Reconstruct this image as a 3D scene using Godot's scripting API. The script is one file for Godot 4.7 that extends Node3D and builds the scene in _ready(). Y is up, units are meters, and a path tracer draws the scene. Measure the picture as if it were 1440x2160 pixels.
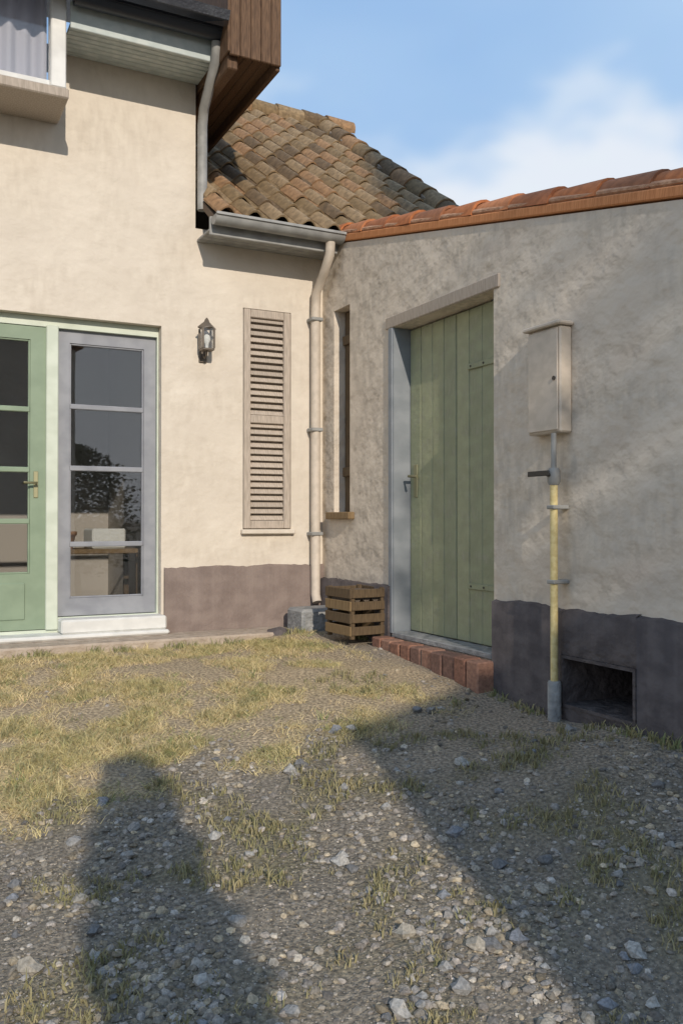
extends Node3D
# ---------- frame of the two walls ----------
const D1 := Vector3(0.891, 0, -0.454)      # along the sunlit facade, to the right
const N1 := Vector3(0.454, 0, 0.891)       # out of the sunlit facade
const F0 := Vector3(-2.25, 0, -5.85)       # facade s = 0
const SC := 2.36                           # facade s of the inner corner
var used := {}
var M := {}
var rng := RandomNumberGenerator.new()

func fac_tf() -> Transform3D: return Transform3D(Basis(D1, Vector3.UP, N1), F0)
func wing_tf() -> Transform3D: return Transform3D(Basis(N1, Vector3.UP, -D1), F0 + D1 * SC)

func numbered(n: String) -> String:
	if not used.has(n):
		used[n] = 0
		return n
	used[n] += 1
	return "%s_%03d" % [n, used[n]]
func thing(called: String, label: String, category: String, tf := Transform3D.IDENTITY, group := "") -> Node3D:
	var o := Node3D.new()
	o.name = numbered(called); add_child(o); o.transform = tf
	tag(o, label, category, group)
	return o
func tag(o, label: String, category: String, group := "", kind := ""):
	if label: o.set_meta("label", label)
	if category: o.set_meta("category", category)
	if group: o.set_meta("group", group)
	if kind: o.set_meta("kind", kind)
	return o
func part(called: String, mesh: Mesh, m: Material, parent: Node, tf := Transform3D.IDENTITY) -> MeshInstance3D:
	var o := MeshInstance3D.new()
	o.name = called if parent != self else numbered(called)
	o.mesh = mesh; o.material_override = m; o.transform = tf
	parent.add_child(o, true)
	return o
func st_new() -> SurfaceTool:
	var st := SurfaceTool.new(); st.begin(Mesh.PRIMITIVE_TRIANGLES); return st
func quad(st: SurfaceTool, a: Vector3, b: Vector3, c: Vector3, d: Vector3):
	for v in [a, b, c, a, c, d]: st.add_vertex(v)
# box with chamfered edges, x0..x1 etc.
func bx(st: SurfaceTool, p: Vector3, q: Vector3, ch := 0.0, tf := Transform3D.IDENTITY):
	if ch <= 0.0:
		var v := []
		for i in 8: v.append(tf * Vector3(q.x if i & 1 else p.x, q.y if i & 2 else p.y, q.z if i & 4 else p.z))
		quad(st, v[4], v[6], v[7], v[5]); quad(st, v[1], v[3], v[2], v[0]); quad(st, v[0], v[2], v[6], v[4])
		quad(st, v[5], v[7], v[3], v[1]); quad(st, v[6], v[2], v[3], v[7]); quad(st, v[0], v[4], v[5], v[1])
		return
	var c := (p + q) / 2; var h := (q - p) / 2
	ch = min(ch, 0.45 * 2 * min(h.x, min(h.y, h.z)))
	var P := func(sx, sy, sz, ax):
		var r := Vector3(sx * (h.x - ch), sy * (h.y - ch), sz * (h.z - ch))
		if ax == 0: r.x = sx * h.x
		elif ax == 1: r.y = sy * h.y
		else: r.z = sz * h.z
		return tf * (c + r)
	for ax in 3:
		for s in [-1.0, 1.0]:
			var l := []
			for k in [[-1, -1], [1, -1], [1, 1], [-1, 1]]:
				if ax == 0: l.append(P.call(s, k[0], k[1], 0))
				elif ax == 1: l.append(P.call(k[0], s, k[1], 1))
				else: l.append(P.call(k[0], k[1], s, 2))
			out_quad(st, l, tf * c)
	for a in 3:
		var b := (a + 1) % 3
		var e := (a + 2) % 3
		for sa in [-1.0, 1.0]:
			for sb in [-1.0, 1.0]:
				var l := []
				for k in [[-1.0, a], [1.0, a], [1.0, b], [-1.0, b]]:
					var sg := [0.0, 0.0, 0.0]
					sg[a] = sa; sg[b] = sb; sg[e] = k[0]
					l.append(P.call(sg[0], sg[1], sg[2], k[1]))
				out_quad(st, l, tf * c)
	for sx in [-1.0, 1.0]:
		for sy in [-1.0, 1.0]:
			for sz in [-1.0, 1.0]:
				out_tri(st, P.call(sx, sy, sz, 0), P.call(sx, sy, sz, 1), P.call(sx, sy, sz, 2), tf * c)
func out_tri(st, a, b, c, o):
	if (b - a).cross(c - a).dot((a + b + c) / 3.0 - o) > 0:
		st.add_vertex(a); st.add_vertex(c); st.add_vertex(b)
	else:
		st.add_vertex(a); st.add_vertex(b); st.add_vertex(c)
func out_quad(st, l, o):
	out_tri(st, l[0], l[1], l[2], o); out_tri(st, l[0], l[2], l[3], o)
func fin(st: SurfaceTool) -> ArrayMesh:
	st.generate_normals(); return st.commit()
func box(p: Vector3, q: Vector3, ch := 0.0) -> ArrayMesh:
	var st := st_new(); st.set_smooth_group(-1); bx(st, p, q, ch); return fin(st)
func tube(pts: Array, r, seg := 10, cap := true) -> ArrayMesh:
	var st := st_new(); add_tube(st, pts, r, seg, cap); return fin(st)
func add_tube(st: SurfaceTool, pts: Array, r, seg := 10, cap := true):
	var rings := []
	var up := Vector3(0.13, 0.2, 0.97)
	for i in pts.size():
		var t: Vector3 = (pts[min(i + 1, pts.size() - 1)] - pts[max(i - 1, 0)]).normalized()
		if abs(t.dot(up)) > 0.95: up = Vector3(1, 0.1, 0)
		var u := up.cross(t).normalized(); var v := t.cross(u)
		var rr: float = r[i] if r is Array else r
		var ring := []
		for k in seg:
			var a := TAU * k / seg
			ring.append(pts[i] + (u * cos(a) + v * sin(a)) * rr)
		rings.append(ring)
	st.set_smooth_group(0)
	for i in rings.size() - 1:
		for k in seg:
			var k2 := (k + 1) % seg
			quad(st, rings[i][k], rings[i + 1][k], rings[i + 1][k2], rings[i][k2])
	if cap:
		st.set_smooth_group(-1)
		for k in seg:
			var k2 := (k + 1) % seg
			for v in [pts[0], rings[0][k], rings[0][k2]]: st.add_vertex(v)
			for v in [pts[-1], rings[-1][k2], rings[-1][k]]: st.add_vertex(v)
# wall slab with rectangular openings: cells of a grid, outline x0..x1, y0..y1, thickness th behind z = 0
func wall_mesh(x0, x1, y0, y1, th, holes: Array) -> ArrayMesh:
	var xs := [x0, x1]; var ys := [y0, y1]
	for h in holes:
		for v in [h[0], h[1]]: if not xs.has(v): xs.append(v)
		for v in [h[2], h[3]]: if not ys.has(v): ys.append(v)
	xs.sort(); ys.sort()
	var solid := func(i, j):
		if i < 0 or j < 0 or i >= xs.size() - 1 or j >= ys.size() - 1: return false
		var cx = (xs[i] + xs[i + 1]) / 2.0; var cy = (ys[j] + ys[j + 1]) / 2.0
		for h in holes: if cx > h[0] and cx < h[1] and cy > h[2] and cy < h[3]: return false
		return true
	var st := st_new(); st.set_smooth_group(-1)
	for i in xs.size() - 1:
		for j in ys.size() - 1:
			if not solid.call(i, j): continue
			var a: float = xs[i]; var b: float = xs[i + 1]; var c: float = ys[j]; var d: float = ys[j + 1]
			quad(st, Vector3(a, c, 0), Vector3(a, d, 0), Vector3(b, d, 0), Vector3(b, c, 0))
			quad(st, Vector3(b, c, -th), Vector3(b, d, -th), Vector3(a, d, -th), Vector3(a, c, -th))
			if not solid.call(i - 1, j): quad(st, Vector3(a, c, -th), Vector3(a, d, -th), Vector3(a, d, 0), Vector3(a, c, 0))
			if not solid.call(i + 1, j): quad(st, Vector3(b, c, 0), Vector3(b, d, 0), Vector3(b, d, -th), Vector3(b, c, -th))
			if not solid.call(i, j - 1): quad(st, Vector3(a, c, -th), Vector3(a, c, 0), Vector3(b, c, 0), Vector3(b, c, -th))
			if not solid.call(i, j + 1): quad(st, Vector3(a, d, 0), Vector3(a, d, -th), Vector3(b, d, -th), Vector3(b, d, 0))
	return fin(st)
func noise_tex(freq, ramp: Array, size := 512, seed_ := 1, oct := 4, normal := false, strength := 4.0) -> NoiseTexture2D:
	var f := FastNoiseLite.new(); f.noise_type = FastNoiseLite.TYPE_SIMPLEX_SMOOTH
	f.frequency = freq; f.fractal_octaves = oct; f.seed = seed_
	var t := NoiseTexture2D.new(); t.width = size; t.height = size; t.noise = f; t.seamless = true
	t.generate_mipmaps = true
	if normal: t.as_normal_map = true; t.bump_strength = strength
	if ramp.size():
		var g := Gradient.new()
		g.offsets = PackedFloat32Array(ramp.map(func(e): return e[0]))
		g.colors = PackedColorArray(ramp.map(func(e): return e[1]))
		t.color_ramp = g
	return t
func lin(r, g = null, b = null) -> Color:
	if g == null: return Color(r, r, r).linear_to_srgb()
	return Color(r, g, b).linear_to_srgb()
# ramp between two linear colours
func ramp2(a: Color, b: Color, lo := 0.3, hi := 0.7) -> Array:
	return [[lo, a.linear_to_srgb()], [hi, b.linear_to_srgb()]]
func mat(albedo: Color, rough := 0.9, tex: Texture2D = null, nrm: Texture2D = null, scale := 1.0, ndepth := 1.0, world := true) -> StandardMaterial3D:
	var m := StandardMaterial3D.new()
	m.albedo_color = albedo; m.roughness = rough
	if tex: m.albedo_texture = tex
	if nrm: m.normal_enabled = true; m.normal_texture = nrm; m.normal_scale = ndepth
	if tex or nrm:
		m.uv1_triplanar = true; m.uv1_world_triplanar = world; m.uv1_scale = Vector3.ONE * scale
	return m

func glass() -> StandardMaterial3D:
	var m := StandardMaterial3D.new(); m.albedo_color = Color(0.10, 0.12, 0.13, 0.05); m.roughness = 0.01
	m.transparency = BaseMaterial3D.TRANSPARENCY_ALPHA; m.metallic_specular = 1.0
	m.normal_enabled = true; m.normal_texture = noise_tex(0.006, [], 256, 77, 2, true, 1.5); m.normal_scale = 0.05
	m.uv1_triplanar = true; m.uv1_world_triplanar = true; m.uv1_scale = Vector3.ONE * 1.1
	return m
func with_detail(m: StandardMaterial3D, tex: Texture2D, mask: Texture2D, scale: float) -> StandardMaterial3D:
	m.detail_enabled = true; m.detail_albedo = tex; m.detail_blend_mode = BaseMaterial3D.BLEND_MODE_MIX
	m.detail_mask = mask; m.detail_uv_layer = BaseMaterial3D.DETAIL_UV_2
	m.uv2_triplanar = true; m.uv2_world_triplanar = true; m.uv2_scale = Vector3.ONE * scale
	return m

func _ready():
	rng.seed = 7
	setup_view()
	make_materials()
	ground()
	facade()
	wing()
	wall_things()
	yard_things()
	ground_cover()
	behind_the_camera()

# ---------------------------------------------------------------- camera, sky, sun
func setup_view():
	var cam := Camera3D.new(); cam.name = "camera"
	add_child(cam)
	cam.position = Vector3(0, 0.86, 0); cam.rotation_degrees = Vector3(0.6, 0, 0)
	cam.fov = 60.0; cam.far = 2000.0; cam.current = true
	var e := Environment.new()
	e.background_mode = Environment.BG_SKY
	var sky := Sky.new(); var sm := PanoramaSkyMaterial.new()
	sm.panorama = sky_image(); sm.energy_multiplier = 1.0
	sky.sky_material = sm; e.sky = sky
	e.tonemap_mode = Environment.TONE_MAPPER_LINEAR; e.tonemap_exposure = EXPOSURE
	e.sdfgi_enabled = true; e.ssao_enabled = true; e.ssil_enabled = true
	var we := WorldEnvironment.new(); we.name = "world_environment"; we.environment = e; add_child(we)
	var sun := DirectionalLight3D.new(); sun.name = "sun"; add_child(sun)
	sun.look_at_from_position(Vector3.ZERO, -to_sun(), Vector3.UP)
	sun.light_energy = SUN; sun.light_color = Color(1, 0.95, 0.885); sun.light_angular_distance = 0.5; sun.shadow_enabled = true
const EXPOSURE := 1.0
const SUN := 1.08
const SUN_EL := 25.5
func sun_az() -> Vector3: return (N1 * cos(deg_to_rad(-9.3)) + D1 * sin(deg_to_rad(-9.3))).normalized()
func to_sun() -> Vector3:
	var el := deg_to_rad(SUN_EL)
	return (sun_az() * cos(el) + Vector3.UP * sin(el)).normalized()
func sky_image() -> ImageTexture:
	var w := 1024; var h := 512
	var img := Image.create(w, h, false, Image.FORMAT_RGB8)
	var f := FastNoiseLite.new(); f.seed = 21; f.frequency = 1.15; f.fractal_octaves = 5; f.fractal_gain = 0.55
	var top := Color(0.54, 0.68, 0.86); var mid := Color(0.60, 0.745, 0.915); var low := Color(0.80, 0.88, 0.965)
	for j in h:
		var el := (0.5 - (j + 0.5) / h) * PI
		var y := sin(el)
		for i in w:
			var az := (i + 0.5) / w * TAU
			var c: Color
			if y < -0.02: c = Color(0.42, 0.40, 0.36)
			else:
				var k := clampf(y, 0, 1)
				var d := Vector3(cos(el) * sin(az), y * 2.6, cos(el) * cos(az))
				var n := f.get_noise_3dv(d * 1.6)
				c = low.lerp(mid, smoothstep(0.05, 0.42, k)).lerp(top, smoothstep(0.44, 0.95, k))
				c = c.lerp(Color(0.81, 0.90, 0.985), clampf(0.42 + f.get_noise_3dv(d * 0.5 + Vector3(9, 3, 1)) * 1.6, 0, 1) * 0.55)
				var cov := smoothstep(-0.16, 0.26, n * 0.9 + (0.38 - k) * 2.6) * 0.92
				cov = maxf(cov, smoothstep(0.15, 0.5, n) * 0.35)
				c = c.lerp(Color(0.925, 0.945, 0.975), cov)
			img.set_pixel(i, j, c)
	return ImageTexture.create_from_image(img)

# ---------------------------------------------------------------- materials
func make_materials():
	var bump := noise_tex(0.09, [], 512, 3, 4, true, 3.0)
	var bump2 := noise_tex(0.05, [], 512, 4, 5, true, 6.0)
	var mask := noise_tex(0.012, [[0.42, Color(0, 0, 0)], [0.62, Color(1, 1, 1)]], 512, 31, 5)
	M.cream = mat(Color.WHITE, 0.95, noise_tex(0.006, ramp2(Color(0.60, 0.535, 0.45), Color(0.69, 0.625, 0.53), 0.2, 0.8), 1024, 2, 7), trowel_tex(), 0.3, 0.45)
	with_detail(M.cream, noise_tex(0.03, ramp2(Color(0.57, 0.505, 0.42), Color(0.67, 0.605, 0.51), 0.2, 0.8), 1024, 7, 6), mask, 1.0)
	M.cream.uv2_scale = Vector3(0.55, 0.15, 0.55)
	M.shed = mat(Color.WHITE, 0.97, noise_tex(0.007, ramp2(Color(0.56, 0.485, 0.40), Color(0.69, 0.61, 0.505), 0.2, 0.8), 1024, 5, 7), trowel_tex(), 0.24, 0.8)
	with_detail(M.shed, noise_tex(0.03, ramp2(Color(0.49, 0.435, 0.365), Color(0.67, 0.59, 0.485), 0.2, 0.8), 1024, 8, 6), mask, 1.0)
	M.shed.uv2_scale = Vector3(0.62, 0.17, 0.62)
	M.plinth = mat(Color.WHITE, 0.95, noise_tex(0.015, ramp2(Color(0.18, 0.138, 0.118), Color(0.245, 0.192, 0.165)), 512, 6, 5), bump, 0.8)
	M.tar = mat(Color.WHITE, 0.85, noise_tex(0.02, ramp2(Color(0.062, 0.052, 0.053), Color(0.115, 0.098, 0.096)), 512, 9, 5), bump2, 0.8, 0.8)
	var wood_n := wood_tex(false)
	M.greens = []
	for c in [Color(0.31, 0.325, 0.20), Color(0.33, 0.345, 0.215), Color(0.28, 0.30, 0.19)]:
		M.greens.append(mat(Color.WHITE, 0.62, noise_tex(0.02, ramp2(c * 0.93, c * 1.07), 256, 12, 4), noise_tex(0.05, [], 256, 13, 3, true, 2.0), 1.3, 0.5))
		with_detail(M.greens[-1], noise_tex(0.05, ramp2(c * 0.72, Color(0.34, 0.33, 0.26)), 256, 14, 4), noise_tex(0.02, [[0.56, Color(0, 0, 0)], [0.66, Color(0.55, 0.55, 0.55)]], 256, 80 + M.greens.size(), 5), 1.0)
		M.greens[-1].uv2_scale = Vector3(5, 0.6, 5)
	M.sage = mat(Color.WHITE, 0.55, noise_tex(0.02, ramp2(Color(0.20, 0.265, 0.18), Color(0.235, 0.305, 0.21)), 256, 14, 4), null, 1.0)
	M.sage_pale = mat(Color.WHITE, 0.55, noise_tex(0.02, ramp2(Color(0.52, 0.57, 0.47), Color(0.6, 0.65, 0.55)), 256, 15, 4), null, 1.0)
	M.frame_grey = mat(Color.WHITE, 0.5, noise_tex(0.02, ramp2(Color(0.22, 0.23, 0.255), Color(0.285, 0.295, 0.32)), 256, 16, 4), null, 1.0)
	M.white = mat(Color.WHITE, 0.6, noise_tex(0.02, ramp2(Color(0.60, 0.60, 0.575), Color(0.72, 0.72, 0.69)), 256, 17, 4), null, 1.0)
	M.jamb = mat(Color.WHITE, 0.7, noise_tex(0.02, ramp2(Color(0.20, 0.22, 0.24), Color(0.25, 0.27, 0.29)), 256, 18, 4), null, 1.0)
	M.terra = []
	for c in [Color(0.44, 0.155, 0.055), Color(0.37, 0.135, 0.055), Color(0.50, 0.20, 0.085), Color(0.30, 0.125, 0.06)]:
		M.terra.append(mat(Color.WHITE, 0.9, noise_tex(0.03, ramp2(c * 0.72, c * 1.12), 256, 19 + M.terra.size(), 5), bump, 2.2, 0.7))
	M.tiles = []
	for c in [Color(0.225, 0.155, 0.08), Color(0.29, 0.205, 0.115), Color(0.155, 0.105, 0.058), Color(0.31, 0.185, 0.095)]:
		M.tiles.append(mat(Color.WHITE, 0.95, noise_tex(0.03, ramp2(c * 0.65, c * 1.2), 256, 29 + M.tiles.size(), 5), bump, 2.2, 0.8))
	M.under = mat(lin(0.12, 0.085, 0.06), 0.95)
	M.mortar = mat(Color.WHITE, 0.95, noise_tex(0.04, ramp2(Color(0.22, 0.18, 0.14), Color(0.38, 0.33, 0.27)), 256, 41, 4), bump2, 1.5)
	M.verge_mortar = mat(Color.WHITE, 0.95, noise_tex(0.04, ramp2(Color(0.36, 0.19, 0.11), Color(0.50, 0.30, 0.19)), 256, 48, 4), bump2, 1.5)
	M.zinc = mat(Color.WHITE, 0.55, noise_tex(0.03, ramp2(Color(0.24, 0.24, 0.23), Color(0.33, 0.33, 0.315)), 256, 42, 4), null, 1.0)
	M.soffit = mat(Color.WHITE, 0.7, noise_tex(0.03, ramp2(Color(0.44, 0.50, 0.49), Color(0.54, 0.59, 0.57)), 256, 43, 4), null, 1.2)
	M.gutter_dark = mat(lin(0.028, 0.034, 0.046), 0.35)
	M.slate = mat(Color.WHITE, 0.6, noise_tex(0.03, ramp2(Color(0.03, 0.033, 0.042), Color(0.06, 0.065, 0.075)), 256, 44, 4), bump, 1.2)
	M.wood = wood_mat(Color(0.075, 0.04, 0.02), Color(0.15, 0.085, 0.045))
	M.verge_board = wood_mat(Color(0.44, 0.17, 0.06), Color(0.58, 0.25, 0.10))
	M.wood_dark = wood_mat(Color(0.075, 0.048, 0.024), Color(0.125, 0.085, 0.045))
	M.wood_ochre = wood_mat(Color(0.17, 0.11, 0.05), Color(0.25, 0.17, 0.085))
	M.wood_grey = []
	for k in [0.92, 1.0, 1.1]: M.wood_grey.append(wood_mat(Color(0.36, 0.305, 0.25) * k, Color(0.48, 0.41, 0.34) * k))
	M.concrete = mat(Color.WHITE, 0.95, noise_tex(0.03, ramp2(Color(0.20, 0.205, 0.205), Color(0.33, 0.33, 0.32)), 256, 46, 5), bump2, 1.4, 0.8)
	M.cement_path = mat(Color.WHITE, 0.97, noise_tex(0.02, ramp2(Color(0.36, 0.29, 0.225), Color(0.49, 0.41, 0.33), 0.25, 0.75), 512, 47, 6), bump2, 0.9, 0.8)
	M.bricks = []
	for c in [Color(0.27, 0.135, 0.09), Color(0.33, 0.18, 0.125), Color(0.21, 0.12, 0.09)]:
		M.bricks.append(mat(Color.WHITE, 0.95, noise_tex(0.05, ramp2(c * 0.75, c * 1.15), 256, 51 + M.bricks.size(), 4), bump2, 2.5, 0.8))
	M.yellow = mat(Color.WHITE, 0.5, noise_tex(0.05, ramp2(Color(0.58, 0.46, 0.20), Color(0.72, 0.60, 0.30)), 256, 54, 4), null, 2.0)
	M.box_grey = mat(Color.WHITE, 0.7, noise_tex(0.03, ramp2(Color(0.48, 0.42, 0.345), Color(0.58, 0.505, 0.42)), 256, 55, 4), null, 1.4)
	M.iron = mat(lin(0.06, 0.055, 0.05), 0.5); M.iron.metallic = 0.4
	M.brass = mat(lin(0.34, 0.32, 0.19), 0.45); M.brass.metallic = 0.6
	M.lamp_body = mat(lin(0.15, 0.125, 0.10), 0.5); M.lamp_body.metallic = 0.3
	M.glass = glass()
	M.curtain = mat(lin(0.5, 0.5, 0.55), 0.95); M.curtain.backlight_enabled = true; M.curtain.backlight = Color(0.5, 0.5, 0.55)
	M.room = mat(lin(0.5, 0.47, 0.42), 0.95)
	M.floor = wood_mat(Color(0.10, 0.07, 0.045), Color(0.17, 0.12, 0.08))
	M.pot = mat(lin(0.42, 0.23, 0.12), 0.9)
	M.paper = mat(lin(0.72, 0.73, 0.68), 0.8)
	M.ground = mat(Color.WHITE, 1.0, noise_tex(0.05, [[0.2, Color(0.62, 0.62, 0.62)], [0.8, Color(1, 1, 1)]], 512, 61, 5), noise_tex(0.06, [], 512, 62, 5, true, 8.0), 1.6, 1.0)
	M.ground.vertex_color_use_as_albedo = true
	M.stone = mat(Color.WHITE, 0.92, noise_tex(0.05, [[0.25, Color(0.7, 0.7, 0.7)], [0.8, Color(1, 1, 1)]], 256, 63, 4), noise_tex(0.08, [], 256, 64, 4, true, 4.0), 6.0, 0.8)
	M.stone.vertex_color_use_as_albedo = true
	M.blade = mat(Color.WHITE, 0.85); M.blade.vertex_color_use_as_albedo = true
	M.blade.backlight_enabled = true; M.blade.backlight = Color(0.35, 0.33, 0.2); M.blade.cull_mode = BaseMaterial3D.CULL_DISABLED
	M.bark = wood_mat(Color(0.08, 0.06, 0.045), Color(0.16, 0.125, 0.095))
var trowel: NoiseTexture2D
func trowel_tex() -> NoiseTexture2D:
	if trowel == null:
		trowel = noise_tex(0.02, [], 1024, 4, 7, true, 7.0)
	return trowel
func wood_tex(normal: bool) -> NoiseTexture2D:
	return noise_tex(0.02, [], 256, 45, 4, normal, 3.0)
func wood_mat(a: Color, b: Color) -> StandardMaterial3D:
	var m := mat(Color.WHITE, 0.8, noise_tex(0.03, ramp2(a, b, 0.25, 0.75), 256, 70 + int(a.r * 900.0), 5), null, 1.0, 1.0, false)
	m.uv1_scale = Vector3(9, 0.9, 9)
	return m

# ---------------------------------------------------------------- ground
var hump := FastNoiseLite.new()
func gy(x: float, dd: float) -> float:
	var y := -0.74 + 0.135 * clampf(dd, -9.0, 5.3)
	y += (hump.get_noise_2d(x * 60.0, dd * 60.0) * 0.03 + hump.get_noise_2d(x * 300.0, dd * 300.0) * 0.012) * smoothstep(6.2, 5.0, dd)
	var wd := wing_dist(x, dd)
	if dd > 0.0 and wd < 2.0:
		var t := (Vector3(x, 0, -dd) - (F0 + D1 * SC)).dot(N1)
		y += 0.14 * smoothstep(2.5, 3.6, t) * smoothstep(1.3, 0.1, wd)
		y += 0.055 * smoothstep(2.0, 1.0, t) * smoothstep(1.0, 0.3, wd)
	y += 0.03 * smoothstep(0.9, 0.4, fac_dist(x, dd))
	return y
func grass_edge(x: float) -> float:        # distance where the grass bank begins
	return lerpf(3.35, 4.15, smoothstep(-1.5, -0.5, x)) + 0.45 * smoothstep(-0.1, 0.55, x) + hump.get_noise_2d(x * 150.0, 77.0) * 0.25
func grassy(x: float, d: float) -> float:
	var g := smoothstep(-0.25, 0.3, d - grass_edge(x) + hump.get_noise_2d(x * 220.0 + 900.0, d * 220.0) * 0.5)
	# bare earth on the right, beside the outbuilding wall
	var w := wing_dist(x, d)
	return g * smoothstep(0.25, 0.55, w)
func wing_dist(x: float, d: float) -> float:   # distance in front of the outbuilding wall
	var c := F0 + D1 * SC
	return (Vector3(x, 0, -d) - c).dot(-D1)
func fac_dist(x: float, d: float) -> float:
	return (Vector3(x, 0, -d) - F0).dot(N1)
func axis(fine0: float, fine1: float, step: float, lo: float, hi: float) -> Array:
	var a := []
	var v := fine0; var st := step
	while v > lo: v -= st; st *= 1.35; a.push_front(v)
	v = fine0
	while v < fine1: a.append(v); v += step
	st = step
	while v < hi: a.append(v); v += st; st *= 1.35
	return a
func ground():
	hump.seed = 5; hump.frequency = 0.01; hump.fractal_octaves = 3
	var xs := axis(-4.0, 3.2, 0.045, -400, 400); var ds := axis(1.6, 6.6, 0.045, -400, 600)
	var st := st_new(); st.set_smooth_group(0)
	var soil := Color(0.29, 0.25, 0.195); var olive := Color(0.25, 0.215, 0.13); var straw := Color(0.64, 0.50, 0.26); var bare := Color(0.56, 0.44, 0.29)
	for j in ds.size():
		for i in xs.size():
			var x: float = xs[i]; var d: float = ds[j]
			var g := grassy(x, d)
			var n := hump.get_noise_2d(x * 180.0 + 300, d * 180.0)
			var near := smoothstep(1.6, 0.5, wing_dist(x, d) + n * 1.2) * smoothstep(3.3, 4.1, d)
			var c := soil.lerp(Color(0.46, 0.38, 0.285), near).lerp(olive, clampf(0.25 + n * 1.6, 0, 1) * (1.0 - near)).lerp(straw.lerp(bare, clampf(0.4 - n * 2.0, 0, 1)), g)
			var sp := Vector2((x - 0.15) / 0.75, (d - 5.15) / 0.42).length() + n * 0.8
			c = c.lerp(Color(0.58, 0.45, 0.29), smoothstep(1.1, 0.5, sp) * 0.9)
			st.set_color(c); st.set_uv(Vector2(x, d)); st.add_vertex(Vector3(x, gy(x, d), -d))
	var W := xs.size()
	for j in ds.size() - 1:
		for i in W - 1:
			var a := j * W + i
			for k in [a, a + W, a + W + 1, a, a + W + 1, a + 1]: st.add_index(k)
	st.generate_normals()
	tag(part("ground", st.commit(), M.ground, self), "", "", "", "structure")
	# cement path at the foot of the sunlit facade
	var p := part("path", box(Vector3(-3.0, -0.25, 0.03), Vector3(2.0, 0.066, 0.37), 0.012), M.cement_path, self, fac_tf())
	tag(p, "", "", "", "structure")

# ---------------------------------------------------------------- tiles
# one S-shaped clay tile: x across (0..w), y up, z = -run is uphill; laid so that it tilts slightly
func tile_mesh(w: float, length: float, rise := 0.055, th := 0.014) -> ArrayMesh:
	var st := st_new(); st.set_smooth_group(0)
	var n := 9
	var prof := []
	for k in n + 1:
		var u := float(k) / n
		var y := 0.0
		if u < 0.62: y = rise * sin(PI * u / 0.62)
		else: y = -rise * 0.35 * sin(PI * (u - 0.62) / 0.38)
		prof.append(Vector3(u * w * 1.04, y, 0))
	var lift := 0.022
	for k in n:
		var a: Vector3 = prof[k]; var b: Vector3 = prof[k + 1]
		var up := Vector3(0, th + lift, 0); var back := Vector3(0, th, -length * 1.08)
		quad(st, a + up, a + back, b + back, b + up)
	st.set_smooth_group(-1)
	for k in n:
		var a: Vector3 = prof[k]; var b: Vector3 = prof[k + 1]
		var lf := Vector3(0, lift, 0); var up := Vector3(0, th + lift, 0)
		quad(st, a + lf, a + up, b + up, b + lf)
		quad(st, b + lf, b + Vector3(0, 0, -length * 1.08), a + Vector3(0, 0, -length * 1.08), a + lf)
	var e0: Vector3 = prof[0]; var e1: Vector3 = prof[n]
	for s in [[e0, 1], [e1, -1]]:
		var a: Vector3 = s[0] + Vector3(0, lift, 0); var b: Vector3 = s[0] + Vector3(0, th + lift, 0); var c: Vector3 = s[0] + Vector3(0, th, -length * 1.08); var d: Vector3 = s[0] + Vector3(0, 0, -length * 1.08)
		if s[1] > 0: quad(st, a, d, c, b)
		else: quad(st, a, b, c, d)
	return fin(st)
# half-round cover tile along -z, radius r0 at the low end
func barrel_mesh(length: float, r0: float, r1: float, th := 0.014) -> ArrayMesh:
	var st := st_new(); st.set_smooth_group(0)
	var n := 8
	var P := func(k, r, z): return Vector3(-cos(PI * k / n) * r, sin(PI * k / n) * r, z)
	for k in n:
		quad(st, P.call(k, r0, 0), P.call(k, r1, -length), P.call(k + 1, r1, -length), P.call(k + 1, r0, 0))
		quad(st, P.call(k + 1, r0 - th, 0), P.call(k + 1, r1 - th, -length), P.call(k, r1 - th, -length), P.call(k, r0 - th, 0))
	st.set_smooth_group(-1)
	for k in n: quad(st, P.call(k, r0 - th, 0), P.call(k, r0, 0), P.call(k + 1, r0, 0), P.call(k + 1, r0 - th, 0))
	for k in [0, n]:
		quad(st, P.call(k, r0 - th, 0), P.call(k, r1 - th, -length), P.call(k, r1, -length), P.call(k, r0, 0))
	return fin(st)
func jitter(amount: float, rot: float) -> Transform3D:
	return Transform3D(Basis.from_euler(Vector3(rng.randf_range(-rot, rot), rng.randf_range(-rot, rot), rng.randf_range(-rot, rot))), Vector3(rng.randf_range(-amount, amount), rng.randf_range(-amount, amount) * 0.4, rng.randf_range(-amount, amount)))

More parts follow.
